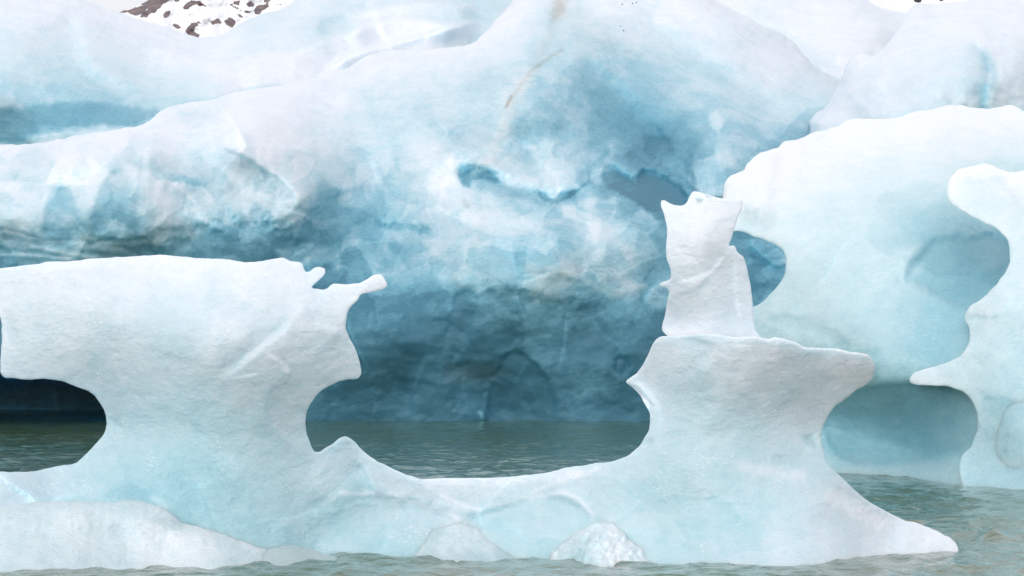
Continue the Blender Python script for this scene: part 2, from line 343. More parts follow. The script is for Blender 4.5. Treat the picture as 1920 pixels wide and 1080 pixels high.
# ------------------------------------------------------------------ the near iceberg
NL = 'pale arched ice nearest the camera, with a tall upright spire on its right half'
near = empty('iceberg', (0, 25.5, 0), NL, 'iceberg')
body = Relief(
    outline=[(-70, 515), (-40, 508), (0, 503), (40, 498), (70, 495), (90, 491), (130, 489), (170, 485), (210, 483), (240, 481), (275, 479), (310, 478), (340, 481), (380, 484), (420, 486), (465, 491), (495, 489), (515, 485), (530, 483), (545, 489), (560, 491), (567, 495), (573, 510), (580, 509), (590, 501), (600, 500), (608, 504), (610, 510), (604, 519), (585, 539), (596, 541), (606, 543), (613, 541), (625, 532), (645, 533), (660, 532), (672, 531), (690, 523), (701, 516), (716, 514), (722, 524), (727, 536), (722, 541), (700, 547), (685, 550), (675, 554), (672, 562), (658, 575), (652, 585), (649, 605), (650, 622), (662, 645), (671, 665), (677, 690), (678, 700), (672, 709), (655, 711), (640, 714), (620, 722), (600, 735), (585, 752), (577, 768), (573, 787), (574, 810), (582, 830), (590, 847), (598, 848), (610, 840), (622, 833), (635, 823), (647, 818), (660, 824), (675, 840), (700, 860), (725, 873), (750, 885), (775, 893), (790, 898), (830, 897), (880, 896), (920, 896), (960, 894), (1000, 889), (1030, 885), (1060, 877), (1090, 873), (1120, 868), (1160, 862), (1185, 848), (1203, 830), (1215, 808), (1219, 785), (1216, 770), (1205, 750), (1195, 735), (1180, 722), (1174, 715), (1195, 698), (1212, 672), (1232, 634), (1254, 630), (1290, 628), (1310, 625), (1345, 627), (1380, 632), (1416, 630), (1425, 631), (1440, 636), (1455, 632), (1475, 637), (1495, 643), (1512, 651), (1545, 652), (1570, 654), (1592, 659), (1615, 662), (1631, 668), (1640, 685), (1638, 705), (1627, 719), (1610, 729), (1590, 745), (1565, 763), (1550, 785), (1542, 805), (1540, 825), (1545, 845), (1552, 868), (1570, 888), (1595, 911), (1625, 938), (1660, 957), (1700, 978), (1712, 978), (1740, 988), (1770, 1002), (1790, 1015), (1798, 1030), (1790, 1060), (1770, 1150), (1500, 1200), (900, 1180), (-200, 1200), (-260, 1000), (-200, 920), (-90, 888), (0, 884), (60, 884), (105, 874), (145, 867), (160, 852), (180, 832), (195, 812), (200, 790), (195, 768), (180, 745), (160, 731), (135, 722), (110, 713), (80, 710), (50, 711), (30, 709), (8, 707), (1, 698), (3, 640), (0, 594), (-25, 575), (-60, 560)],
    depth=[(-200, 500, 25.5), (0, 520, 25.5), (300, 500, 25.5), (500, 510, 25.4), (600, 520, 25.5), (700, 525, 25.4), (200, 600, 25.15), (350, 620, 25.0), (450, 640, 24.95), (540, 600, 25.15), (640, 650, 25.3), (30, 690, 25.3), (350, 760, 25.1), (450, 800, 25.1), (560, 790, 25.35), (220, 790, 25.4), (100, 900, 25.4), (350, 900, 25.0), (500, 900, 25.15), (650, 850, 25.55), (630, 930, 25.4), (600, 980, 25.4), (700, 980, 25.5), (530, 1000, 25.1), (800, 920, 25.6), (1000, 910, 25.6), (1100, 890, 25.4), (0, 950, 24.9), (300, 970, 24.75), (600, 1030, 25.3), (850, 1035, 25.4), (1100, 1040, 25.0), (1300, 1052, 24.6), (1430, 1060, 24.1), (1550, 1056, 24.3), (1650, 1040, 25.2), (1790, 1033, 25.7), (1300, 900, 24.9), (1400, 800, 25.1), (1300, 700, 25.0), (1240, 760, 25.3), (1200, 715, 25.5), (1450, 680, 25.0), (1600, 690, 25.2), (1520, 800, 25.4), (1550, 920, 25.1), (0, 1080, 24.3), (300, 1075, 24.4), (-200, 1000, 24.8), (700, 1120, 24.6), (1400, 1120, 23.4), (1700, 1120, 24.5)],
    tone=[(0, 510, .04), (300, 490, .02), (550, 500, .02), (700, 530, .02), (200, 560, .10), (60, 640, .14), (350, 620, .20), (450, 560, .08), (470, 640, .06), (560, 650, .16), (640, 620, .14), (650, 690, .12), (300, 720, .2), (450, 800, .26), (350, 890, .36), (150, 900, .26), (550, 900, .26), (400, 960, .36), (20, 900, .15), (650, 870, .22), (620, 960, .28), (750, 960, .24), (800, 920, .16), (950, 920, .2), (950, 980, .26), (1100, 900, .22), (1100, 960, .24), (1300, 660, .15), (1200, 720, .08), (1250, 760, .2), (1400, 700, .1), (1550, 690, .06), (1620, 700, .04), (1400, 800, .2), (1500, 820, .2), (1300, 900, .26), (1500, 900, .22), (1420, 1000, .24), (1600, 980, .16), (1770, 1010, .04), (1430, 1050, .2), (600, 1030, .36)],
    T=.01, R=3, ck=.4, back=.7, tg=1.5, facets=((230, 120, .035, .03, 820, 1300), (90, 50, .03, .008, 840, 1300)), step=3, amp=1.0, rough=((260, .06), (90, .02), (34, .007), (14, .003)), seed=11, tone_noise=.10,
    feats=[
        ('crease', [(548, 575), (540, 600), (531, 618), (505, 636), (478, 660), (440, 690), (405, 700)], .10, 5, 60, .12),
        ('crease', [(500, 664), (525, 685), (541, 700), (534, 714), (515, 722), (503, 745), (502, 780), (520, 805), (560, 842)], -.07, 4, 50, .04),
        ('crease', [(568, 560), (578, 590), (592, 607), (620, 612), (645, 635)], -.07, 4, 40, -.05),
        ('crease', [(0, 515), (150, 497), (300, 487), (450, 497), (560, 500)], -.05, 4, 14, -.02),
        ('crease', [(1180, 714), (1205, 728), (1222, 745), (1233, 770), (1232, 810), (1222, 840)], -.12, 5, 45, .05),
        ('crease', [(650, 850), (685, 885), (700, 925), (740, 928), (800, 950), (862, 974)], .12, 4, 60, .06),
        ('crease', [(690, 872), (700, 900), (725, 922), (770, 930)], -.10, 4, 25, .02),
        ('crease', [(560, 990), (600, 960), (640, 925), (665, 880)], -.07, 10, 60, .02),
        ('crease', [(862, 972), (920, 960), (980, 938), (1035, 915), (1060, 895)], .09, 4, 40, .05),
        ('crease', [(1010, 928), (1060, 935), (1090, 955), (1118, 972), (1150, 980)], .09, 4, 60, .05),
        ('crease', [(815, 935), (850, 950), (890, 955)], -.08, 4, 20, -.03),
        ('streak', [(640, 925), (690, 926), (745, 932), (800, 952), (860, 974)], 4, -.22, 0, -.01), ('streak', [(830, 930), (870, 948), (900, 956)], 4, -.18, 0, -.01),
        ('streak', [(985, 935), (1040, 925), (1080, 932), (1110, 968)], 5, -.2, 0, -.01), ('streak', [(800, 905), (860, 903), (940, 903), (1010, 895), (1080, 885)], 9, -.16, 0, 0),
        ('streak', [(1120, 880), (1050, 902), (1000, 925)], 6, -.16, 0, 0), ('streak', [(505, 668), (536, 688), (538, 712), (515, 722)], 3, -.14, 0, -.01),
        ('streak', [(290, 935), (310, 950), (300, 960)], 7, -.18, 0, 0), ('streak', [(1380, 870), (1440, 885), (1500, 890)], 12, -.16, 0, 0),
        ('streak', [(1560, 930), (1600, 955), (1650, 985)], 12, -.14, 0, 0),
        ('crease', [(1310, 640), (1355, 680), (1330, 740), (1345, 790)], .05, 12, 60, .03),
        ('crease', [(1270, 636), (1292, 632), (1315, 640), (1345, 650)], .06, 4, 30, .06),
        ('crease', [(1310, 943), (1400, 945), (1470, 946)], .03, 2, 10, .04),
        ('crease', [(1560, 905), (1600, 930), (1660, 965), (1700, 985)], .06, 5, 40, -.05),
        ('region', [(1700, 985), (1725, 984), (1780, 1005), (1800, 1040), (1700, 1050), (1690, 1020)], -.03, 12, 5, -.05, .03),
        ('region', [(205, 785), (225, 780), (228, 800), (213, 803)], .02, 8, 6, .12, .15),
        ('region', [(1508, 818), (1525, 815), (1530, 838), (1512, 835)], .02, 6, 5, .12, .2),
        ('region', [(720, 936), (760, 940), (740, 960)], .0, 8, 6, .03, .12),
        ('region', [(10, 580), (45, 650), (40, 670), (12, 620)], .01, 8, 6, .06, .05),
        ('region', [(1180, 722), (1196, 727), (1216, 748), (1226, 762), (1222, 782), (1212, 760), (1198, 742)], .06, 3, 2, -.1, 0),
    ])
body.build('ice_body', M_near, near)
Relief(outline=[(1254, 634), (1241, 618), (1247, 590), (1252, 560), (1255, 546), (1250, 541), (1237, 533), (1257, 522), (1256, 500), (1250, 485), (1249, 460), (1251, 430), (1246, 405), (1240, 376), (1262, 384), (1284, 384), (1291, 373), (1300, 359), (1311, 360), (1330, 366), (1345, 370), (1362, 373), (1380, 375), (1391, 375), (1392, 384), (1390, 394), (1382, 410), (1375, 435), (1372, 448), (1367, 461), (1376, 460), (1384, 474), (1393, 481), (1402, 508), (1408, 540), (1412, 575), (1413, 600), (1417, 620), (1430, 640), (1400, 680), (1280, 680)],
    depth=[(1240, 380, 25.4), (1300, 365, 25.4), (1385, 380, 25.4), (1310, 450, 25.15), (1300, 550, 25.15), (1380, 520, 25.3), (1340, 610, 25.2), (1300, 680, 25.3), (1400, 680, 25.3), (1250, 600, 25.4)],
    tone=[(1300, 380, .0), (1250, 400, .02), (1380, 390, .0), (1320, 480, .05), (1300, 560, .1), (1380, 530, .12), (1340, 610, .1), (1270, 600, .06), (1400, 600, .16)],
    T=.008, R=2.5, ck=.3, back=.4, step=2.5, amp=.6, rough=((120, .03), (40, .01), (16, .004)), seed=23, tone_noise=.06,
    feats=[('crease', [(1362, 470), (1345, 495), (1330, 512), (1290, 525), (1262, 528)], .06, 3, 25, .02),
           ('crease', [(1368, 466), (1376, 500), (1380, 560), (1392, 620)], .06, 3, 30, .05),
           ('crease', [(1256, 556), (1300, 545), (1350, 500), (1365, 490)], .05, 3, 30, .03),
           ('crease', [(1255, 392), (1290, 394), (1330, 402), (1380, 396)], -.04, 3, 20, -.02),
           ('crease', [(1345, 418), (1368, 412), (1385, 400)], .03, 2, 8, .12),
           ('region', [(1306, 374), (1318, 374), (1320, 382), (1308, 382)], .02, 3, 2, .2, .5),
           ('region', [(1322, 366), (1338, 368), (1336, 372), (1324, 370)], .01, 2, 2, .2, .5)]).build('ice_spire', M_near, near)
Relief(outline=[(-220, 975), (-100, 955), (0, 950), (70, 941), (130, 938), (200, 940), (262, 938), (310, 955), (340, 972), (372, 984), (410, 992), (440, 1002), (470, 1012), (505, 1019), (530, 1024), (550, 1045), (560, 1110), (300, 1150), (-220, 1150)],
    depth=[(0, 950, 24.4), (150, 940, 24.5), (262, 945, 24.5), (200, 1000, 24.3), (400, 1000, 24.6), (300, 1030, 24.3), (0, 1072, 23.5), (130, 1074, 23.4), (200, 1068, 23.7), (300, 1060, 24.1), (420, 1063, 24.0), (520, 1045, 24.9), (-200, 1000, 24.2), (0, 1130, 22.9), (300, 1130, 22.9), (500, 1110, 23.6)],
    tone=[(100, 950, .26), (250, 950, .32), (0, 1050, .3), (150, 1000, .2), (200, 1050, .26), (300, 1010, .13), (350, 1040, .16), (450, 1020, .2), (500, 1035, .28), (60, 1065, .34)],
    T=.2, R=40, back=.3, step=3, amp=1.6, rough=((140, .12), (50, .03), (16, .015)), seed=37, tone_noise=.10,
    feats=[('crease', [(215, 985), (260, 975), (330, 985), (400, 992), (450, 1006)], -.10, 6, 60, -.04),
           ('region', [(450, 1010), (520, 1019), (515, 1030), (490, 1036), (455, 1020)], -.03, 4, 6, -.12, 0),
           ('region', [(380, 1050), (450, 1045), (445, 1062), (390, 1060)], .0, 8, 6, .08, .05),
           ('region', [(290, 972), (345, 975), (350, 990), (310, 990)], .02, 5, 5, .12, .1)]).build('ice_mound', M_rub, near)
Relief(outline=[(455, 1080), (470, 1050), (490, 1036), (512, 1026), (540, 1022), (575, 1026), (605, 1036), (635, 1048), (670, 1075), (600, 1110), (500, 1110)],
    depth=[(470, 1050, 24.7), (540, 1028, 24.8), (620, 1045, 24.8), (550, 1052, 24.5), (560, 1100, 23.6)],
    tone=[(480, 1050, .3), (540, 1030, .34), (620, 1045, .38), (560, 1050, .4)],
    T=.06, R=8, back=.3, step=2.5, amp=2.2, rough=((60, .05), (16, .02)), seed=41, tone_noise=.1,
    feats=[('region', [(440, 1000), (700, 1000), (700, 1110), (440, 1110)], 0, 5, 0, 0, .35)]).build('ice_lump', M_rub, near)
Relief(outline=[(715, 1075), (732, 1036), (768, 1014), (800, 997), (822, 988), (868, 979), (890, 984), (915, 988), (934, 1000), (946, 996), (972, 1012), (1000, 1036), (1015, 1075), (860, 1110)],
    depth=[(730, 1036, 25.42), (860, 988, 25.4), (1000, 1034, 25.42), (860, 1030, 25.2), (900, 1042, 25.2), (780, 1042, 25.25), (860, 1100, 24)],
    tone=[(760, 1025, .36), (860, 995, .28), (900, 1010, .22), (980, 1025, .32), (860, 1035, .36)],
    T=.05, R=8, back=.3, step=2.5, amp=2.4, smooth=False, rough=((60, .06), (18, .03)), seed=43, tone_noise=.2,
    feats=[('crease', [(905, 1012), (935, 995), (965, 1010), (1000, 1036)], .05, 3, 20, .08)]).build('ice_lump', M_rub, near)
Relief(outline=[(1020, 1075), (1034, 1036), (1058, 1014), (1085, 994), (1105, 984), (1130, 978), (1155, 982), (1166, 995), (1182, 1012), (1205, 1028), (1222, 1046), (1240, 1080), (1120, 1110)],
    depth=[(1034, 1038, 25.0), (1130, 985, 25.0), (1215, 1046, 24.8), (1110, 1030, 24.6), (1160, 1040, 24.6), (1120, 1100, 24)],
    tone=[(1050, 1025, .34), (1130, 990, .12), (1110, 1010, .26), (1150, 1030, .1), (1200, 1040, .18), (1090, 1035, .34)],
    T=.05, R=8, back=.3, step=2.5, amp=2.6, smooth=False, rough=((50, .07), (14, .08)), seed=47, tone_noise=.25).build('ice_lump', M_rub, near)

# ------------------------------------------------------------------ the right iceberg
right = empty('iceberg', (4.2, 40, 0), 'pale rounded iceberg at right with a dark blue gap through it, behind the spire', 'iceberg')
Relief(outline=[(1355, 362), (1358, 345), (1366, 332), (1382, 323), (1394, 318), (1402, 305), (1420, 290), (1445, 280), (1458, 277), (1468, 265), (1490, 262), (1504, 257), (1520, 250), (1560, 240), (1595, 224), (1620, 222), (1660, 223), (1690, 218), (1715, 208), (1750, 205), (1775, 198), (1800, 197), (1830, 202), (1860, 204), (1885, 197), (1905, 199), (1925, 210), (2000, 205), (2080, 240), (2120, 500), (2110, 900), (2080, 980), (1500, 980), (1330, 930), (1310, 700), (1330, 560), (1350, 440)],
    holes=[[(1366, 440), (1385, 433), (1404, 440), (1425, 448), (1450, 456), (1468, 470), (1474, 488), (1472, 510), (1462, 532), (1445, 550), (1425, 570), (1412, 577), (1380, 560), (1350, 500)]],
    depth=[(1360, 340, 43.5), (1450, 290, 44.5), (1600, 240, 46), (1800, 210, 47), (2000, 220, 47), (1450, 400, 42), (1400, 420, 42.2), (1600, 400, 41.5), (1750, 330, 42.5), (1800, 450, 40.8), (1500, 550, 40.5), (1420, 600, 41), (1600, 600, 39.4), (1750, 600, 39.2), (1500, 700, 40), (1650, 720, 39), (1700, 860, 39.5), (1590, 890, 39.4), (1600, 800, 40), (1800, 905, 37.6), (1900, 915, 36.2), (1900, 800, 36.5), (1700, 980, 37), (2000, 900, 35.8), (1400, 900, 40.5), (2050, 500, 40)],
    tone=[(1370, 340, .02), (1460, 290, .0), (1600, 235, .0), (1800, 210, .0), (1900, 210, .0), (1450, 380, .08), (1400, 410, .12), (1600, 300, .06), (1600, 380, .16), (1750, 260, .03), (1850, 300, .16), (1700, 420, .26), (1800, 430, .32), (1560, 480, .2), (1480, 560, .22), (1600, 560, .24), (1700, 480, .24), (1800, 510, .40), (1750, 600, .38), (1550, 640, .28), (1800, 640, .42), (1680, 680, .36), (1450, 620, .26), (1600, 760, .4), (1700, 780, .45), (1650, 860, .36), (1750, 860, .4), (1880, 850, .3), (1900, 900, .3), (1600, 720, .4)],
    T=.04, R=4, back=2.0, tg=1.4, facets=((200, 150, .04, .03, 200, 1000),), step=3.5, amp=1.6, rough=((320, .18), (120, .05), (40, .015)), seed=53, tone_noise=.07,
    feats=[('region', [(1395, 322), (1410, 300), (1455, 272), (1505, 258), (1510, 290), (1500, 330), (1470, 380), (1420, 400), (1375, 380), (1360, 350)], -.12, 14, 10, -.04, .05),
           ('streak', [(1458, 300), (1450, 350), (1445, 390)], 9, 0, .12, .05),
           ('region', [(1545, 800), (1552, 770), (1590, 738), (1640, 724), (1720, 720), (1780, 726), (1815, 745), (1832, 785), (1825, 825), (1800, 850), (1700, 868), (1580, 860)], .08, 8, 3, .12, 0),
           ('crease', [(1918, 485), (1850, 445), (1770, 448), (1742, 460), (1735, 490), (1700, 520), (1735, 540)], .12, 5, 60, .10),
           ('crease', [(1780, 345), (1750, 370), (1722, 400)], .08, 4, 30, -.05),
           ('region', [(1740, 460), (1800, 445), (1890, 450), (1895, 500), (1860, 560), (1800, 575), (1735, 540), (1700, 520)], .2, 10, 4, .12, 0),
           ('region', [(1680, 470), (1735, 465), (1735, 500), (1712, 535), (1685, 500)], -.1, 12, 6, -.08, 0),
           ('crease', [(1850, 282), (1900, 300), (1960, 310)], .12, 5, 60, .1),
           ('region', [(1385, 395), (1430, 390), (1460, 410), (1440, 430), (1395, 415)], .03, 10, 8, .05, .13),
           ('region', [(1440, 598), (1520, 600), (1600, 648), (1590, 655), (1500, 620)], .03, 8, 6, .05, .05),
           ('region', [(1550, 850), (1720, 862), (1830, 880), (1800, 920), (1560, 900)], -.05, 18, 12, -.06, .10),
           ]).build('ice_body', M_mid, right)
Relief(outline=[(1775, 352), (1785, 330), (1798, 318), (1820, 312), (1848, 307), (1862, 311), (1875, 318), (1900, 322), (1925, 318), (2000, 330), (2060, 420), (2090, 600), (2080, 960), (1830, 960), (1800, 890), (1803, 855), (1822, 835), (1832, 805), (1832, 775), (1820, 748), (1800, 732), (1770, 724), (1730, 721), (1706, 718), (1706, 706), (1716, 697), (1740, 690), (1775, 680), (1800, 668), (1816, 642), (1817, 615), (1808, 592), (1822, 572), (1850, 552), (1875, 525), (1892, 495), (1893, 465), (1882, 440), (1860, 425), (1835, 412), (1800, 392), (1782, 378)],
    depth=[(1780, 360, 39.9), (1850, 320, 40), (1920, 330, 39.5), (1900, 430, 38.9), (1900, 600, 37.6), (1830, 590, 38.2), (1720, 708, 38.4), (1820, 690, 37.7), (1900, 750, 36.8), (1850, 850, 36.9), (1830, 900, 36.8), (1900, 915, 36.0), (2000, 700, 37), (1900, 960, 35)],
    tone=[(1790, 345, .04), (1850, 320, .0), (1920, 350, .04), (1850, 390, .08), (1905, 450, .14), (1910, 550, .18), (1830, 590, .2), (1900, 620, .24), (1730, 708, .12), (1810, 690, .2), (1860, 700, .24), (1890, 780, .34), (1850, 860, .36), (1900, 900, .34)],
    T=.012, R=3, tg=1.3, facets=(), back=.6, step=3, amp=1.4, rough=((200, .12), (70, .04), (24, .012)), seed=59, tone_noise=.07,
    feats=[('crease', [(1784, 338), (1820, 336), (1850, 338), (1875, 322)], .12, 4, 50, .08),
           ('region', [(1800, 570), (1860, 545), (1900, 560), (1870, 590), (1815, 592)], -.06, 8, 6, -.06, .04),
           ('crease', [(1830, 740), (1870, 745), (1915, 760)], .06, 5, 25, .14),
           ('crease', [(1822, 600), (1850, 620), (1860, 670), (1830, 700)], .06, 10, 50, .05)]).build('ice_fin', M_mid, right)

